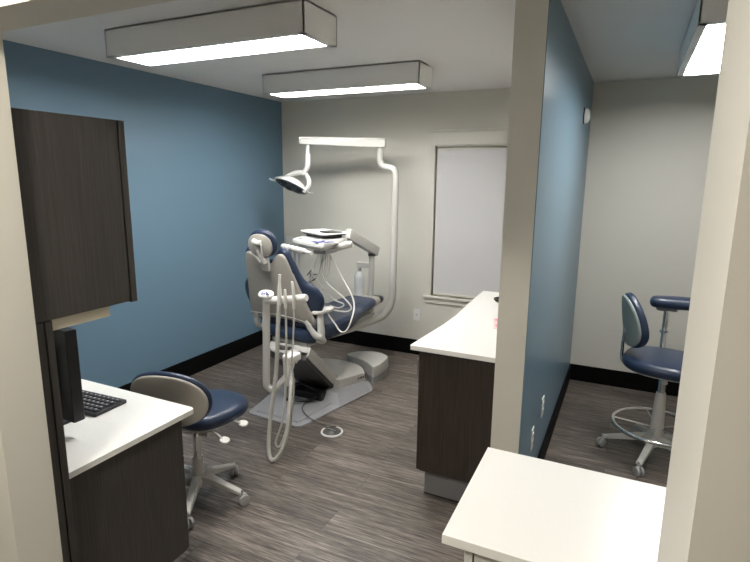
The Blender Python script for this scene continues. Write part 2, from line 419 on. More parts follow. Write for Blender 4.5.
# ------------------------------------------------------------------ right-hand counter in the operatory
o = B().prism([(-.944, 2.402), (XP0, 2.402), (XP0, 3.90), (-.952, 3.90), (-.946, 3.62), (-.934, 3.385), (-.918, 3.10), (-.921, 2.85), (-.936, 2.62), (-.948, 2.41)], -.0125, .0125, .002).build('worktop', M['quartz'])
o.location = (0, 0, .8475); tag(o, 'white quartz worktop on the dark cabinet against the partition', 'worktop')
t = thing('base_cabinet', 'espresso brown base cabinet under the white worktop beside the partition', 'cabinet', (-.70, 3.1, 0))
W = T(.70, -3.1, 0)
B().box(-.893, XP0-.001, 2.44, 3.86, .158, .835, .001, W).build('body', M['wood2'], t)
for i in range(3):
    y0 = 2.445+i*.472
    d = B().box(-.913, -.895, y0, y0+.468, .16, .832, .0015, W).build('door', M['wood2'], t)
    B().tube([(-.913, y0+.05, .62), (-.938, y0+.05, .62), (-.938, y0+.05, .76), (-.913, y0+.05, .76)], .004, 8, False, Mx=W).build('handle', M['steel'], d)
B().box(-.878, XP0-.001, 2.487, 3.84, .0, .158, .001, W).build('toe_kick', M['toe'], t)
B().box(-.8795, XP0-.002, 2.4855, 3.83, .0, .008, 0, W).build('toe_seal', M['blk'], t)
# things on it
t = thing('soap_dish', 'small black dish on the far end of the white counter by the partition', 'dish', (-.74, 3.60, .860))
B().lathe([(.001, 0), (.045, 0), (.06, .012), (.062, .022), (.056, .022), (.04, .010), (.001, .009)], 28).build('dish_body', M['blk'], t)
t = thing('sterilization_pouch', 'clear packet with pink printing lying on the white counter', 'packet', (-.605, 3.02, .860), 14)
B().prism(rrect(-.06, .10, -.11, .13, .008), .0, .0025, 0).build('film', M['pinkl'], t)
b = B()
for i, (y, n_) in enumerate(((-.07, 4), (-.055, 5), (-.03, 3), (.055, 4), (.075, 5), (.09, 3))):
    for j in range(n_): b.box(-.05+j*.022, -.05+j*.022+.016, y, y+.009, .0026, .003, 0)
b.build('printing', M['pink'], t)['kind'] = 'stuff'

# ------------------------------------------------------------------ near white counter
o = B().prism([(-.334, 1.083), (1.3, 1.083), (1.3, 1.548), (-.338, 1.548)], -.0125, .0125, .002).build('worktop', M['quartz'])
o.location = (0, 0, .8475); tag(o, 'white worktop in the near right foreground beside the doorway jamb', 'worktop')
t = thing('base_cabinet', 'pale grey base cabinet under the foreground white worktop', 'cabinet', (.5, 1.3, 0))
W = T(-.5, -1.3, 0)
B().box(-.282, 1.29, 1.118, 1.53, .10, .832, .001, W).build('body', M['cab'], t)
B().box(-.26, 1.27, 1.14, 1.50, 0, .10, .001, W).build('toe_kick', M['toe'], t)
B().box(-.282, 1.29, 1.095, 1.535, .8325, .835, 0, W).build('shadow_strip', M['blk'], t)
B().box(-.282, -.262, 1.098, 1.118, .10, .830, .001, W).build('side_stile', M['cab'], t)
for i in range(3):
    x0 = -.258+i*.516
    d = B().box(x0, x0+.512, 1.098, 1.117, .105, .826, .0015, W).build('door', M['cab'], t)
    B().tube([(x0+.45, 1.098, .62), (x0+.45, 1.072, .62), (x0+.45, 1.072, .74), (x0+.45, 1.098, .74)], .004, 8, False, Mx=W).build('handle', M['steel'], d)

# ------------------------------------------------------------------ stools
def stool(name, label, loc, rz_base, R0, back_rz, seat_z, seat_c, seat_ab, bk, shell_m, ring=False, top_z=None, group=None):
    """bk: dict(c=(x,y,z) of the backrest centre, hw, hh, tilt)"""
    t = thing(name, label, 'stool', loc)
    for k in range(5):
        a = R(rz_base+72*k); ca, sa = math.cos(a), math.sin(a)
        rings = []
        for u, wd, zt, th in ((.02, .030, .150, .070), (.30, .022, .140, .040), (.7, .018, .105, .026), (.97, .017, .082, .020), (1.0, .013, .080, .014)):
            x = R0*u
            q = [(-wd, zt-th), (wd, zt-th), (wd, zt-.006), (wd*.6, zt), (-wd*.6, zt), (-wd, zt-.006)]
            rings.append([Vector((x*ca-p[0]*sa, x*sa+p[0]*ca, p[1])) for p in q])
        leg = B().loft(rings).build('leg', M['ltgrey'], t)
        Mx = T(R0*ca, R0*sa, 0) @ Rt(rz_base+72*k+50, 'Z')
        cst = B()
        for s in (-1, 1):
            cst.lathe([(.001, 0), (.020, 0), (.0285, .003), (.0285, .016), (.020, .019), (.001, .019)], 22, Mx=Mx @ T(.008, 0, .0285) @ Rt(90*s, 'X') @ T(0, 0, .003))
        cst.box(-.012, .020, -.006, .006, .032, .060, .004, Mx)
        cst.tube([(0, 0, .05), (0, 0, .085)], .006, 8, False, Mx=Mx)
        cst.build('caster', M['grey'], leg)
    zs = seat_z
    B().lathe([(.001, .078), (.034, .08), (.040, .10), (.044 if ring else .034, .165), (.040 if ring else .028, .185), (.030 if ring else .026, zs-.24 if ring else .235), (.026, zs-.22 if ring else .24), (.001, zs-.22 if ring else .24)], 24).build('column', M['ltgrey'], t)
    B().lathe([(.001, .2), (.021, .2), (.021, zs-.10), (.001, zs-.10)], 20).build('gas_lift', M['chrome'], t)
    cx, cy = seat_c
    Rb = Rt(back_rz, 'Z')
    # seat plate, levers
    mech = B(); mech.box(-.07, .07, -.08, .08, -.035, 0, .008, T(cx*.3, cy*.3, zs-.065) @ Rb)
    mech.tube([(0, 0, zs-.12), (0, 0, zs-.09)], .03, 16, False)
    mech.tube([(-.07, -.01, zs-.13), (.07, .02, zs-.13)], .016, 12, False, Mx=Rb)
    mech.build('tilt_mechanism', M['ltgrey'], t)
    for (dx, dy, dz) in (() if ring else ((.19, .13, -.085), (.205, -.01, -.11))):
        L = Rb @ Vector((dx, dy, 0))
        b = B(); b.tube([(0, 0, zs-.10), (L.x*.7, L.y*.7, zs+dz+.02), (L.x, L.y, zs+dz)], .005, 8)
        lv = b.build('lever', M['ltgrey'], t)
        B().pad(sup(.030, .020, 2.2, 20), .012, .004, Mx=T(L.x*1.06, L.y*1.06, zs+dz) @ Rb @ Rt(25, 'X')).build('lever_paddle', M['white'], lv)
    a_, b_ = seat_ab
    out = sup(a_, b_, 2.5, 44)
    def sf(p):
        return (p.x, p.y, p.z - .006*max(0, p.y/b_)**2)
    B().pad(out, .075, .034, .010, Mx=T(cx, cy, zs-.037) @ Rb, fn=sf).build('seat', M['navy'], t)
    B().prism(sup(a_*.86, b_*.86, 2.5, 36), -.014, .0, .004, Mx=T(cx, cy, zs-.068) @ Rb).build('seat_pan', M['ltgrey'], t)
    # backrest
    c = bk['c']; hw, hh = bk['hw'], bk['hh']
    Fm = T(*c) @ Rt(bk.get('rz', back_rz), 'Z') @ Rt(90+bk.get('tilt', 8), 'X')     # local x=width, y=height, z=toward the rear
    cur = bk.get('curve', .5)
    def bf(off):
        return lambda p: (p.x, p.y, p.z+off-cur*p.x*p.x)
    e = bk.get('e', 2.6); tp = bk.get('taper', 0.)
    shp = lambda a, b2: [(x*(1-tp*y/hh*.5), y) for x, y in sup(a, b2, e, 44)]
    pad_ = B().pad(shp(hw, hh), bk.get('th', .05), .018, .006, Mx=Fm, fn=bf(0)).build('backrest', M['navy'], t)
    B().pad(shp(hw*.955, hh*.94), .022, .010, .008, Mx=Fm, fn=bf(bk.get('th', .05)*.5)).build('backrest_shell', shell_m, t)
    # stem
    lo = Fm @ Vector((0, -hh*.5, .045)); sp = Vector((cx*.3, cy*.3, zs-.085)); s2 = Rb @ Vector((0, -b_*.9, 0))
    B().tube([lo+Vector((0, 0, hh*.3)), lo, (s2.x*1.16+cx, s2.y*1.16+cy, zs+.02), (s2.x*1.12+cx, s2.y*1.12+cy, zs-.07), (s2.x*.8+cx, s2.y*.8+cy, zs-.09), sp], .010, 10).build('back_stem', M['chrome'], t)
    if ring:
        zr = bk['ring_z']; rr = bk['ring_r']
        fr = B(); fr.tube([(rr*math.cos(2*PI*i/24), rr*math.sin(2*PI*i/24), zr) for i in range(24)], .012, 10, closed=True, k=2)
        f = fr.build('foot_ring', M['chrome'], t)
        sp_ = B()
        for k in range(5):
            a = R(30+72*k); sp_.tube([(.03*math.cos(a), .03*math.sin(a), zr-.01), (rr*math.cos(a), rr*math.sin(a), zr)], .005, 8, False)
        sp_.lathe([(.024, zr-.03), (.040, zr-.02), (.036, zr+.02), (.024, zr+.03)], 20)
        sp_.build('ring_spokes', M['steel'], f)
    return t
stool('dental_stool', 'navy rolling stool with cream shell backrest tucked at the white desk', (-1.94, 1.91, 0), 12, .25, -4, .505,
      (.0, .10), (.182, .205), dict(c=(.055, -.215, .655), hw=.208, hh=.15, tilt=12, curve=.7, rz=15, th=.038, e=2.15), M['shell'])
s2 = stool('assistant_stool', 'navy high stool with chrome foot ring beside the blue partition', (.27, 3.50, 0), 180, .30, -100, .645,
      (.02, .02), (.23, .25), dict(c=(-.205, .03, .850), hw=.150, hh=.170, tilt=9, curve=1.6, rz=-74, ring_z=.205, ring_r=.252, e=2.2, taper=.45), M['sage'], ring=True)
B().tube([(.0, .24, .56), (.0, .30, .60), (.0, .32, .70), (.0, .32, .89)], .017, 12).build('arm_post', M['chrome'], s2)
B().lathe([(.015, 0), (.028, .004), (.028, .018), (.015, .022)], 18, Mx=T(0, .32, .72)).build('post_collar', M['chrome'], s2)
B().box(-.06, .06, .29, .35, .870, .897, .006).build('arm_bracket', M['grey'], s2)
B().pad(sup(.235, .07, 3.4, 40), .07, .032, .006, Mx=T(.13, .30, .930), fn=lambda p: (p.x, p.y-.5*p.x*p.x, p.z)).build('arm_support', M['navy'], s2)

# ------------------------------------------------------------------ dental chair
CX, CY = -2.13, 3.20
ch = thing('dental_chair', 'navy dental patient chair with warm grey shell back and floor base', 'dental chair', (CX, CY, 0))
U = T(-.04, 0, 0) @ Rt(-6, 'Z')
# base plate and covers
outl = [(-.215, -.365), (.19, -.385), (.225, -.365), (.265, -.18), (.36, .30), (.385, .41), (.37, .46), (.27, .59), (-.27, .59), (-.385, .43), (-.36, .28), (-.27, -.19), (-.248, -.345)]
b = B(); b.prism(outl, 0, .012, .004)
b.build('base_plate', M['plateg'], ch)
b = B(); b.prism([(-.19, -.33), (.18, -.345), (.25, .17), (-.25, .17)], .012, .026, .005, top=.95)
b.build('plate_panel', M['plateg'], ch)
sk0 = [(-.28, .10), (.30, .10), (.365, .36), (.33, .52), (-.33, .52), (-.365, .36)]
b = B(); b.prism([(-.27, .08), (.302, .03), (.374, .40), (.265, .58), (-.265, .58), (-.374, .40)], .010, .080, .002, top=.83, cen=(0, .43))
b.build('base_skirt', M['plateg'], ch)
arc = [(.30*math.cos(a), .40+.20*math.sin(a)) for a in [PI*i/14 for i in range(1, 14)]]
b = B(); b.prism([(-.25, .185), (.215, .185), (.315, .42)]+arc[1:-1]+[(-.315, .42)], .075, .15, .006)
cov = b.build('base_cover', M['ltgrey'], ch)
b = B()
for i, (dy, hh) in enumerate(((0, .010), (.018, .007), (.032, .011), (.048, .008))):
    Mx = frame((.2915+dy*.40, .36+dy, .118), (.37, .93, 0), (0, 0, 1)); b.box(-.006, .004, -hh, hh*.7, -.001, .0012, 0, Mx)
b.build('cover_marking', M['dgrey'], cov)
# lift arm: pale cover with hollow underside coloured dark to stand for its shade
def slab(y0, z0, y1, z1, x0, x1, t0, t1):
    d = Vector((0, y1-y0, z1-z0)).normalized(); n = Vector((0, -d.z, d.y))
    if n.z < 0: n = -n
    A = Vector((0, y0, z0)); Bv = Vector((0, y1, z1)); L = (Bv-A).length
    return frame(A, d, Vector((1, 0, 0))), L
Mx, L = slab(.265, .065, -.18, .47, 0, 0, 0, 0)       # local x along arm, y = world x, z = normal
sgn = 1 if (Mx.to_3x3() @ Vector((0, 0, 1))).z > 0 else -1
b = B()
b.box(0, L, -.175, .175, min(0, sgn*.045), max(0, sgn*.045), .004, Mx)
for s in (-1, 1): b.box(0, L, s*.175-.012 if s > 0 else -.175, .175 if s > 0 else -.163, min(-sgn*.03, 0), max(-sgn*.03, 0), .002, Mx)
b.build('lift_arm', M['ltgrey'], ch)
B().box(.02, L-.02, -.16, .16, min(-sgn*.012, -sgn*.055), max(-sgn*.012, -sgn*.055), .004, Mx).build('arm_underside', M['dgrey'], ch)
b = B(); b.box(-.13, .15, .02, .20, .012, .08, .01); b.tube([(-.1, -.08, .03), (-.02, -.12, .06), (.08, -.06, .05), (.12, .05, .06)], .012, 8)
b.tube([(-.12, 0, .09), (-.05, .04, .13), (.1, .02, .10)], .009, 8)
b.build('pump_works', M['blk'], ch)
# swivel and seat carriage
b = B(); b.lathe([(.001, .42), (.10, .42), (.115, .43), (.115, .45), (.10, .455), (.10, .49), (.001, .49)], 32, Mx=T(-.05, -.10, 0))
b.build('swivel', M['dgrey'], ch)
B().lathe([(.001, .452), (.135, .452), (.14, .46), (.135, .468), (.001, .468)], 32, Mx=T(-.05, -.10, 0)).build('swivel_ring', M['ltgrey'], ch)
b = B(); b.box(-.17, .17, -.10, .42, .485, .515, .01, U); b.box(-.10, .10, .35, .95, .49, .52, .01, U); b.box(-.075, .075, .70, .96, .455, .495, .01, U)
b.build('seat_frame', M['ltgrey'], ch)
# seat and leg cushion
so = smooth_closed([(-.23, -.10), (0, -.13), (.23, -.10), (.265, .10), (.275, .30), (.23, .48), (.175, .70), (.14, .90), (0, .93), (-.14, .90), (-.175, .70), (-.24, .50), (-.275, .30), (-.265, .10)], 5)
def sfn(p):
    rear = max(0, (.15-p.y)/.28); zz = p.z
    if p.z < 0: zz += .004*min(1, rear)
    zz += .03*max(0, abs(p.x)/.27)**3*(1 if p.z > 0 else 0) + .035*max(0, (p.y-.55)/.45) + .015*min(1, max(0, (p.y-.1)/.3)) + (.028*min(1, max(0, (p.y-.35)/.3)) if p.z < 0 else 0)
    if p.z > 0: zz -= .012*math.exp(-((p.y-.62)/.03)**2)
    return (p.x, p.y, zz)
seat = B().pad(so, .10, .042, .004, Mx=U @ T(0, 0, .565), fn=sfn).build('seat', M['navy'], ch)
b = B()
for y in (-.02, .04):
    b.tube([(x, y+.25*x*x, .617 if abs(x) < .2 else .59) for x in (-.2, -.1, 0, .1, .2)]+[(.272, y+.02, .56), (.262, y+.0, .52)], .0022, 6, Mx=U)
for s in (-1, 1): b.tube([(s*.12, .05, .618), (s*.13, .3, .618), (s*.11, .55, .615), (s*.09, .9, .648)], .0022, 6, Mx=U)
b.build('seam', M['navyd'], seat)
B().pad(smooth_closed([(-.13, .86), (0, .88), (.13, .86), (.105, 1.03), (0, 1.06), (-.105, 1.03)], 5), .068, .032, Mx=U @ T(0, 0, .608)).build('foot_cover', M['shell'], ch)
B().pad(smooth_closed([(-.10, 1.02), (0, 1.03), (.10, 1.02), (.085, 1.12), (0, 1.14), (-.085, 1.12)], 5), .055, .026, Mx=U @ T(0, 0, .605)).build('toe_bumper', M['blk'], ch)
# backrest
BM = U @ T(-.048, -.13, .675) @ Rt(4, 'Z') @ Rt(90+18, 'X')      # local x = width, y = up the back, z = rearward (toward head end)
def mirror(r): return [(-x, y) for x, y in r[::-1]]
half = [(0, .450), (.045, .458), (.085, .505), (.125, .530), (.165, .518), (.188, .45), (.213, .32), (.240, .20), (.275, .05), (.285, -.02), (.24, -.032), (.10, -.002)]
so = smooth_closed(half+[(0, .004)]+mirror(half[1:]), 4)[::-1]
sh = lambda c: (lambda p: (p.x, p.y, p.z+c-.25*p.x*p.x-.10*max(0, .1-p.y)))
B().pad(so, .030, .012, .010, Mx=BM, fn=sh(.0)).build('back_shell', M['shell'], ch)
half2 = [(0, .462), (.04, .470), (.075, .515), (.122, .553), (.178, .540), (.205, .45), (.228, .35), (.258, .29), (.312, .245), (.345, .17), (.335, .09), (.285, .02), (.20, -.06), (.10, -.075)]
so2 = smooth_closed(half2+[(0, -.078)]+mirror(half2[1:]), 4)[::-1]
B().pad(so2, .060, .028, .0, Mx=BM, fn=lambda p: (p.x, p.y, p.z-.043+.2*p.x*p.x*(1 if abs(p.x) < .2 else 0)-(.30*max(0, abs(p.x)-.2))*1.2+(.008 if abs(p.x) < .2 else 0)*0)).build('back_cushion', M['navy'], ch)
b = B(); b.tube([BM @ Vector(v) for v in ((-.255, .035, .012), (-.15, .045, .026), (0, .055, .032), (.15, .040, .026), (.275, .0, .008))], .004, 8)
b.build('shell_rib', M['ltgrey'], ch)
# headrest with yoke
HM = U @ T(-.012, -.345, 1.243) @ Rt(14, 'Z') @ Rt(3, 'Y') @ Rt(90+14, 'X')
hr = B().pad(sup(.104, .096, 2.3, 40), .046, .022, .006, Mx=HM @ T(0.006, .004, -.022)).build('headrest', M['navy'], ch)
B().pad(sup(.090, .084, 2.2, 40), .026, .012, .012, Mx=HM @ T(-.004, -.006, .004)).build('headrest_shell', M['shell'], hr)
b = B(); b.tube([HM @ Vector(v) for v in ((-.035, .035, .035), (-.01, .03, .045), (.025, .03, .04))], .020, 12)
b.tube([HM @ Vector(v) for v in ((-.02, .03, .034), (-.008, -.04, .036), (.008, -.09, .024), (.020, -.125, .010))], [.017, .013, .016, .020], 12)
b.tube([HM @ Vector(v) for v in ((.02, .02, .035), (.022, -.04, .040), (.015, -.09, .03))], .008, 10)
b.build('headrest_yoke', M['white'], hr)
B().box(-.016, .048, -.19, -.09, -.012, .012, .007, HM).build('slide_bar', M['ltgrey'], hr)
# hip links and armrests
for s in (-1, 1):
    b = B(); b.tube([U @ Vector(v) for v in ((s*.235-.035, -.15, .70), (s*.275-.015, -.12, .60), (s*.285, -.09, .575), (s*.265, -.03, .530), (s*.17, .08, .505))], [.014, .024, .026, .026, .02], 12, flat=(1, .7))
    b.tube([U @ Vector(v) for v in ((s*.258, -.06, .535), (s*.265, -.055, .60), (s*.245, -.04, .735))], [.034, .030, .026], 14, flat=(.7, 1.3))
    ar = b.build('armrest_bracket', M['ltgrey'], ch)
    B().pad(sup(.042, .10, 3, 32), .028, .012, Mx=U @ T(s*.242, -.005, .752) @ Rt(-s*8, 'Z')).build('armrest', M['white'], ar)

# floor box beyond the chair base
t = thing('floor_utility_box', 'low rounded grey utility box on the floor beyond the chair base', 'utility box', (CX+.16, CY+.72, 0))
W = T(-.16, -.72, 0)
fb = smooth_closed([(.275, .60), (.325, .565), (.345, .66), (.345, .80), (.30, .90), (.17, .945), (.04, .90), (-.03, .82), (-.03, .745), (.07, .715), (.19, .665)], 4)
B().prism(fb, .055, .15, .012, Mx=W, top=.97).build('lid', M['ltgrey'], t)
B().prism([(x*.97+.005, y*.97+.02) for x, y in fb], 0, .055, .002, Mx=W).build('plinth', M['grey'], t)

# ------------------------------------------------------------------ dental light on its pole
t = thing('dental_light', 'white overhead dental light on a curved floor-linked pole behind the chair', 'dental light', (-1.87, 4.28, .42))
W = T(1.87, -4.28, -.42)
b = B(); b.tube([(-2.07, 3.45, .462), (-2.04, 3.80, .440), (-2.02, 4.05, .432), (-2.00, 4.20, .430), (-1.955, 4.27, .455), (-1.895, 4.28, .54), (-1.87, 4.28, .66), (-1.868, 4.28, .80), (-1.862, 4.28, 1.28)], [.024, .03, .035]+[.032]*6, 16, Mx=W)
b.build('lower_pole', M['ltgrey'], t)
b = B(); b.tube([(-1.862, 4.28, 1.27), (-1.858, 4.28, 1.60), (-1.859, 4.28, 1.72), (-1.885, 4.28, 1.770), (-1.935, 4.28, 1.785), (-1.985, 4.28, 1.80), (-2.008, 4.28, 1.84), (-2.01, 4.28, 1.90), (-2.01, 4.28, 1.95)], [.028]*9, 16, Mx=W)
b.build('upper_pole', M['ltgrey'], t)
B().lathe([(.001, -.05), (.022, -.05), (.024, -.01), (.030, 0), (.001, 0)], 18, Mx=W @ T(-2.01, 4.28, 1.965)).build('pivot', M['white'], t)
Mx = W @ frame((-2.692, 4.06, 2.012), Vector((.745, .22, -.022)), (0, 0, 1)); Lb = .765
b = B(); sect = [(-.036, -.024), (.020, -.034), (.036, -.020), (.036, .020), (.020, .034), (-.036, .024)]
rings = []
for x, s in ((-.005, .6), (.0, .75), (.02, .85), (Lb-.02, 1.05), (Lb, .9), (Lb+.004, .7)): rings.append([Vector((x, p[0]*s, p[1]*s)) for p in sect])
b.loft(rings, Mx=Mx); b.build('flex_arm', M['white'], t)
b = B(); b.tube([(-2.625, 4.08, 1.99), (-2.625, 4.08, 1.90), (-2.625, 4.08, 1.86)], .016, 14, False, Mx=W)
b.tube([(-2.625, 4.08, 1.895), (-2.625, 4.08, 1.82), (-2.635, 4.08, 1.775), (-2.675, 4.08, 1.725)], [.024, .025, .024, .022], 14, Mx=W)
b.build('drop_arm', M['white'], t)
n = Vector((-.22, -.47, -.85)).normalized(); ux = Vector((.93, 0, -.34)); ux = (ux-n*ux.dot(n)).normalized()
HMx = W @ frame((-2.79, 4.05, 1.612), ux, n.cross(ux))      # z = facing direction
b = B(); b.tube([W @ Vector(v) for v in ((-2.90, 4.08, 1.650), (-2.86, 4.10, 1.695), (-2.77, 4.11, 1.728), (-2.68, 4.10, 1.725), (-2.615, 4.07, 1.68), (-2.60, 4.05, 1.62), (-2.645, 4.04, 1.565))], .024, 12, flat=(1, .8))
b.build('yoke', M['white'], t)
b = B(); b.lathe([(.001, -.075), (.06, -.070), (.12, -.045), (.165, -.010), (.172, .0), (.166, .006), (.001, .004)], 36, Mx=HMx, sy=.80)
head = b.build('lamp_head', M['white'], t)
b = B(); b.lathe([(.001, .008), (.150, .008), (.158, .004), (.158, .002)], 36, Mx=HMx, sy=.80); b.build('lens', M['dgrey'], head)
for i in range(6):
    a = 2*PI*i/6
    b = B(); b.lathe([(.001, .006), (.015, .007), (.034, .016), (.038, .012), (.038, .008)], 18, Mx=HMx @ T(.095*math.cos(a), .070*math.sin(a), 0)); b.build('reflector_cell', M['reflector'] if i % 2 else M['blk'], head)
for s in (-1, 1):
    b = B(); b.tube([HMx @ Vector(v) for v in ((s*.16, 0, -.002), (s*.20, 0, .004), (s*.235, 0, 0))], .007, 10); b.build('grip', M['white'] if s < 0 else M['grey'], head)

# ------------------------------------------------------------------ delivery unit
t = thing('delivery_unit', 'white dental instrument delivery unit on a post arm over the chair', 'dental delivery unit', (-2.05, 4.20, .44))
W = T(2.05, -4.20, -.44)
B().tube([(-2.05, 4.205, .462), (-2.05, 4.205, .70), (-2.045, 4.205, 1.04)], .026, 14, False, Mx=W).build('post', M['ltgrey'], t)
B().lathe([(.001, 0), (.034, 0), (.034, .03), (.026, .036), (.001, .036)], 18, Mx=W @ T(-2.045, 4.205, 1.01)).build('knuckle', M['dgrey'], t)
A = Vector((-2.035, 4.26, 1.05)); E = Vector((-2.05, 3.76, 1.25)); d = E-A
b = B(); Fm = W @ frame(A, d, (0, 0, 1)); LL = d.length
b.box(-.02, LL, -.046, .040, -.030, .030, .012, Fm); b.build('support_arm', M['ltgrey'], t)
b = B(); b.box(-2.19, -2.06, 4.185, 4.225, .895, .945, .006, W); b.tube([(-2.17, 4.205, .90), (-2.17, 4.205, .865)], .020, 14, False, Mx=W); b.build('bottle_bracket', M['ltgrey'], t)
bt = B().lathe([(.001, .60), (.036, .60), (.045, .615), (.045, .80), (.042, .825), (.025, .850), (.018, .856), (.018, .88), (.001, .88)], 26, Mx=W @ T(-2.17, 4.205, 0)).build('water_bottle', M['bottle'], t)
# control head
L0 = Vector((-2.30, 3.32, 0)); N0 = Vector((-1.905, 3.125, 0)); R0_ = Vector((-1.965, 3.63, 0)); F0 = Vector((-2.36, 3.74, 0))
def rpoly(P, r, k=4):
    out = []; m = len(P)
    for i in range(m):
        p = P[i]; a = (P[i-1]-p).normalized(); c = (P[(i+1) % m]-p).normalized()
        s0, s1 = p+a*r, p+c*r
        for j in range(k+1):
            u = j/k; q = (1-u)**2*s0+2*u*(1-u)*p+u*u*s1; out.append((q.x, q.y))
    return out
hp = rpoly([L0, N0, R0_, F0], .05)
b = B(); b.prism(hp, 1.205, 1.236, .010, Mx=W, top=.97); head = b.build('control_head', M['white'], t)
b = B(); b.prism(hp, 1.172, 1.204, .012, Mx=W @ T(-2.12*.22, 3.48*.22, 0) @ Matrix.Diagonal((.78, .78, 1, 1))); b.build('head_underside', M['ltgrey'], t)
b = B(); b.box(-2.07, -1.96, 3.27, 3.45, 1.140, 1.176, .012, W); b.build('hose_junction', M['grey'], t)
b = B(); b.tube([(-2.05, 3.42, 1.160), (-1.99, 3.43, 1.168), (-1.89, 3.46, 1.198), (-1.85, 3.47, 1.206)], [.026, .028, .028, .024], 14, Mx=W); b.build('brake_handle', M['ltgrey'], t)
# blue touch-pad mark: a cluster of strokes
b = B(); ed = (N0-L0).normalized()
KM = W @ frame(tuple((L0+(N0-L0)*.80+Vector((.04, .075, 1.2405)))), ed, (0, 0, 1)); KM = W @ frame(tuple((L0+(N0-L0)*.78+Vector((.035, .07, 1.2405)))), ed, Vector((-ed.y, ed.x, 0)))
for (x0, y0, x1, y1) in ((-.055, -.025, -.025, -.012), (-.03, -.01, .0, .006), (-.012, -.03, .025, -.014), (.01, .004, .045, .022), (.03, -.012, .055, .0), (-.045, .005, -.03, .016)):
    b.box(x0*1.4, x1*1.4, y0*2.6, y1*2.6, 0, .0012, 0, KM)
b.build('touchpad_marks', M['mark'], head)
b = B(); KM2 = W @ frame(tuple((L0+(N0-L0)*.16+Vector((.02, .045, 1.2365)))), ed, Vector((-ed.y, ed.x, 0)))
b.box(-.02, .022, -.012, .010, 0, .0012, 0, KM2); b.build('display_window', M['blk'], head)
nrm = Vector((ed.y, -ed.x, 0))
b = B(); b.tube([W @ (L0+ed*(.05)+nrm*.05+Vector((0, 0, 1.172))), W @ (L0+ed*.38+nrm*.05+Vector((0, 0, 1.172)))], .013, 10, False); b.build('holder_bar', M['white'], t)
hs = []
for i, u in enumerate((.075, .13, .185, .24, .295)):
    p = L0+ed*u+nrm*.085+Vector((0, 0, 1.186-.001*i))
    Fh = W @ frame(p, nrm+Vector((0, 0, .25)), (0, 0, 1))
    h_ = B().lathe([(.001, -.055), (.014, -.052), (.024, -.03), (.026, 0), (.022, .024), (.012, .036), (.001, .038)], 18, Mx=Fh @ Rt(90, 'Y'), sx=.85, sy=.9).build('handpiece_holder', M['white'], t)
    q = p+nrm*.012
    B().tube([W @ v for v in (q+Vector((0, 0, .03)), q+Vector((0, 0, -.02)), q+Vector((0, 0, -.09)))], [.006, .009, .006], 10).build('handpiece', M['steel'], h_)
    q = q+Vector((0, 0, -.085)); mid = Vector((-2.04+.02*i, 3.33, .0))
    drop = (.34, .40, .46, .40, .34)[i]
    pts = [q, q+Vector((.004, .0, -.12)), q*.72+mid*.28+Vector((0, .01, -drop*.80+.3)), q*.5+mid*.5+Vector((0, 0, -drop*.5+.545))]
    pts[2].z = q.z-drop*.75; pts[3].z = q.z-drop*.78
    pts += [Vector((mid.x-.02, mid.y, .98)), Vector((mid.x, mid.y, 1.13))]
    B().tube([W @ v for v in pts], .0034, 8).build('hose', M['hose'], t)
# long loops
def loop(pts, r=.0048, m='hosew'):
    return B().tube([W @ Vector(p) for p in pts], r, 8).build('hose', M[m], t)
loop([(-2.02, 3.33, 1.14), (-2.075, 3.38, 1.0), (-2.03, 3.39, .91), (-1.94, 3.40, .84), (-1.865, 3.40, .79), (-1.82, 3.40, .735), (-1.865, 3.40, .700), (-1.98, 3.39, .702), (-1.93, 3.24, .738), (-1.90, 3.20, .72), (-1.845, 3.20, .655), (-1.80, 3.20, .605), (-1.758, 3.21, .615), (-1.735, 3.25, .70), (-1.77, 3.34, .81), (-1.90, 3.39, .97), (-1.99, 3.36, 1.14)], .006)
loop([(-2.05, 3.32, 1.14), (-2.12, 3.36, 1.02), (-2.13, 3.40, .93), (-2.06, 3.42, .84), (-1.98, 3.42, .775), (-1.905, 3.42, .755), (-1.90, 3.42, .735), (-1.95, 3.42, .715), (-2.03, 3.44, .72)])
loop([(-2.00, 3.35, 1.13), (-2.06, 3.36, 1.05), (-2.10, 3.36, .93), (-2.16, 3.36, .84), (-2.17, 3.36, .90), (-2.13, 3.36, .98), (-2.14, 3.34, 1.03)])
b = B()
for (x, z, a) in ((-2.17, .975, 40), (-2.145, .95, -30), (-2.13, .925, 60), (-2.16, .935, 10), (-2.12, .965, 80), (-2.15, .90, -60)):
    Fh = W @ T(x, 3.37, z) @ Rt(a, 'Y'); b.lathe([(.001, -.03), (.004, -.028), (.006, 0), (.004, .028), (.001, .03)], 10, Mx=Fh)
b.build('hose_couplings', M['chrome'], t)
# tray on the head
t2 = thing('instrument_tray', 'thin white tray with black underside on top of the delivery unit', 'tray', (-2.155, 3.555, 1.2375), -26)
B().prism(rrect(-.12, .13, -.09, .10, .02), 0, .018, .004).build('tray_foot', M['blk'], t2)
B().prism(rrect(-.15, .175, -.105, .11, .03), .018, .030, .004).build('tray_base', M['gloss'], t2)
b = B(); b.prism(rrect(-.17, .185, -.115, .12, .03), .030, .035, .001)
rp = [(x, y, .038) for x, y in rrect(-.165, .180, -.110, .115, .03)]
b.tube(rp, .0045, 8, closed=True, k=1); b.build('tray_surface', M['plate'], t2)
t3 = thing('tablet', 'flat black tablet lying on the white instrument tray', 'tablet', (-2.075, 3.535, 1.274), -26)
B().prism(rrect(-.07, .08, -.06, .06, .012), 0, .010, .002).build('case', M['blk'], t3)
B().prism(rrect(-.064, .074, -.054, .054, .004), .010, .0108, 0).build('screen', M['gloss'], t3)

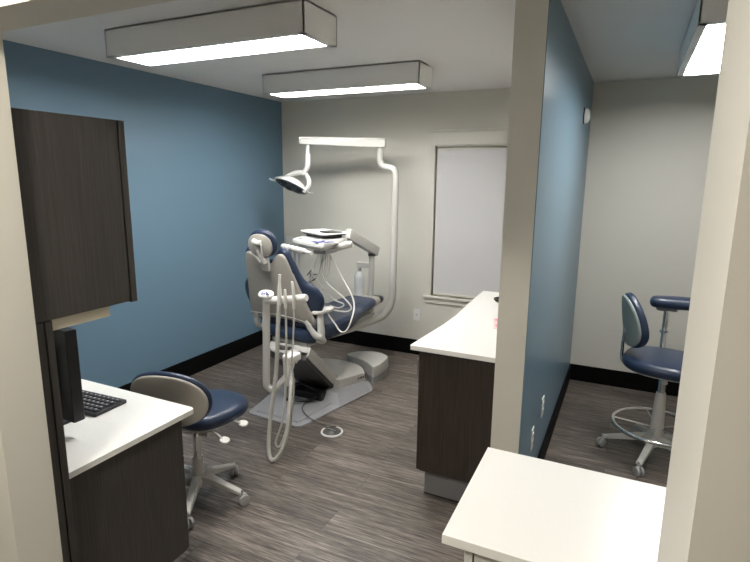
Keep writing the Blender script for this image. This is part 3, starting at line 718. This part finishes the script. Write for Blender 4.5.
# ------------------------------------------------------------------ assistant's instrument arm
t = thing('assistant_instrument_arm', 'white assistant instrument holder on a J-shaped post behind the chair back', 'dental instrument arm', (-1.91, 2.48, .41))
W = T(1.91, -2.48, -.41)
B().tube([(-1.900, 2.48, .985), (-1.908, 2.48, .70), (-1.917, 2.48, .47), (-1.912, 2.485, .425), (-1.885, 2.50, .405), (-1.86, 2.52, .415)], .0225, 16, Mx=W).build('post', M['ltgrey'], t)
b = B(); b.tube([(-1.87, 2.515, .412), (-1.84, 2.56, .465), (-1.82, 2.60, .52), (-1.84, 2.66, .575)], [.020, .019, .018, .020], 12, Mx=W)
b.tube([(-1.84, 2.66, .575), (-1.93, 2.80, .55), (-2.05, 3.02, .475), (-2.12, 3.08, .455)], [.022, .020, .020, .022], 12, Mx=W)
b.build('link_arm', M['white'], t)
b = B(); b.box(-1.885, -1.80, 2.60, 2.70, .55, .60, .012, W); b.box(-1.87, -1.815, 2.585, 2.62, .47, .60, .010, W)
b.tube([(-1.93, 2.64, .575), (-1.86, 2.64, .565), (-1.80, 2.64, .56)], .016, 12, False, Mx=W); b.tube([(-1.815, 2.57, .60), (-1.81, 2.56, .50), (-1.82, 2.57, .42)], .012, 10, Mx=W)
b.build('hinge_block', M['white'], t)
B().lathe([(.001, 0), (.022, 0), (.022, .02), (.001, .02)], 14, Mx=W @ T(-1.90, 2.63, .58) @ Rt(70, 'X')).build('knob', M['dgrey'], t)
b = B(); b.tube([(-1.895, 2.47, .975), (-1.80, 2.475, .985), (-1.70, 2.48, 1.00), (-1.63, 2.48, 1.015), (-1.615, 2.48, 1.018)], [.022, .024, .024, .024, .018], 16, Mx=W)
b.build('holder_bar', M['white'], t)
kp = B().pad(sup(.052, .032, 2.3, 32), .022, .010, .003, Mx=W @ T(-1.888, 2.465, 1.012) @ Rt(38, 'X')).build('touchpad', M['plate'], t)
b = B(); KM = W @ T(-1.880, 2.450, 1.018) @ Rt(38, 'X')
for (x0, y0, x1, y1) in ((-.022, -.012, -.014, .004), (-.008, -.008, .004, -.002), (0, .004, .012, .010), (.014, -.012, .036, -.005), (.010, -.003, .022, .004), (-.018, .008, -.010, .012)):
    b.box(x0, x1, y0, y1, .008, .0105, 0, KM)
b.build('touchpad_marks', M['mark'], kp)
def inst(handle, rh, hose, r, m='hose'):
    h_ = B().tube([W @ Vector(p) for p in handle], rh, 12).build('suction_handpiece', M['hosew'], t)
    B().tube([W @ Vector(p) for p in hose], r, 10).build('hose', M[m], t)
inst([(-1.772, 2.445, 1.145), (-1.775, 2.445, 1.10), (-1.778, 2.445, 1.03), (-1.782, 2.445, .96)], [.008, .008, .013, .012],
     [(-1.782, 2.445, .97), (-1.79, 2.44, .84), (-1.80, 2.44, .70), (-1.812, 2.44, .545), (-1.828, 2.42, .38), (-1.842, 2.40, .20), (-1.832, 2.375, .07), (-1.800, 2.365, .022), (-1.752, 2.38, .075), (-1.722, 2.41, .19), (-1.725, 2.44, .32), (-1.752, 2.50, .44), (-1.80, 2.58, .55)], .0125)
inst([(-1.738, 2.445, 1.06), (-1.738, 2.445, 1.02), (-1.738, 2.447, .95)], [.007, .010, .009],
     [(-1.738, 2.447, .96), (-1.740, 2.45, .78), (-1.748, 2.45, .60), (-1.752, 2.44, .40), (-1.765, 2.42, .24), (-1.80, 2.40, .12), (-1.775, 2.41, .10), (-1.745, 2.44, .22), (-1.76, 2.50, .42), (-1.81, 2.58, .52)], .0065)
inst([(-1.695, 2.45, 1.105), (-1.690, 2.45, 1.10), (-1.683, 2.45, 1.03), (-1.683, 2.45, .95)], [.005, .008, .010, .008],
     [(-1.683, 2.45, .96), (-1.690, 2.45, .80), (-1.705, 2.45, .62), (-1.700, 2.46, .48), (-1.72, 2.46, .30), (-1.745, 2.48, .20), (-1.765, 2.50, .32), (-1.80, 2.57, .50)], .005)

# ------------------------------------------------------------------ foot control
t = thing('foot_control', 'round chrome foot control disc on the floor beside the chair base', 'foot control', (-1.68, 2.865, 0))
B().lathe([(.001, 0), (.072, 0), (.076, .004), (.074, .012), (.066, .013), (.066, .006), (.001, .006)], 36).build('outer_ring', M['plate'], t)
B().lathe([(.064, .004), (.062, .010), (.045, .022), (.020, .030), (.001, .031)], 36).build('disc', M['dgrey'], t)
B().prism([(-.05, -.012), (.045, -.03), (.02, .03)], .030, .044, .002).build('pedal_wedge', M['chrome'], t)
B().tube([(-.045, .055, .012), (-.14, .06, .014), (-.24, .08, .03), (-.33, .14, .045), (-.36, .22, .05)], .0045, 8).build('cord', M['dgrey'], t)

# ------------------------------------------------------------------ world, camera
wd = bpy.data.worlds.new('night'); bpy.context.scene.world = wd; wd.use_nodes = True
wd.node_tree.nodes['Background'].inputs[0].default_value = (.01, .012, .02, 1); wd.node_tree.nodes['Background'].inputs[1].default_value = .3
yaw, pit, rol, f = -0.44598608, 0.1919908, 0.01075864, 1.05754634*500
cy_, sy_, cp, sp = math.cos(yaw), math.sin(yaw), math.cos(pit), math.sin(pit)
fw = Vector((sy_*cp, cy_*cp, -sp)); rt = Vector((cy_, -sy_, 0)); up = rt.cross(fw)
r2 = rt*math.cos(rol)+up*math.sin(rol); u2 = -rt*math.sin(rol)+up*math.cos(rol)
cam = bpy.data.cameras.new('camera'); co = bpy.data.objects.new('camera', cam); C.objects.link(co)
co.matrix_world = Matrix(((r2.x, u2.x, -fw.x, 0), (r2.y, u2.y, -fw.y, 0), (r2.z, u2.z, -fw.z, 1.69), (0, 0, 0, 1)))
cam.sensor_width = 36; cam.lens = f/750*36; cam.clip_start = .02
s = bpy.context.scene; s.camera = co
s.view_settings.view_transform = 'Standard'; s.view_settings.look = 'None'; s.view_settings.gamma = 1; s.view_settings.exposure = .52
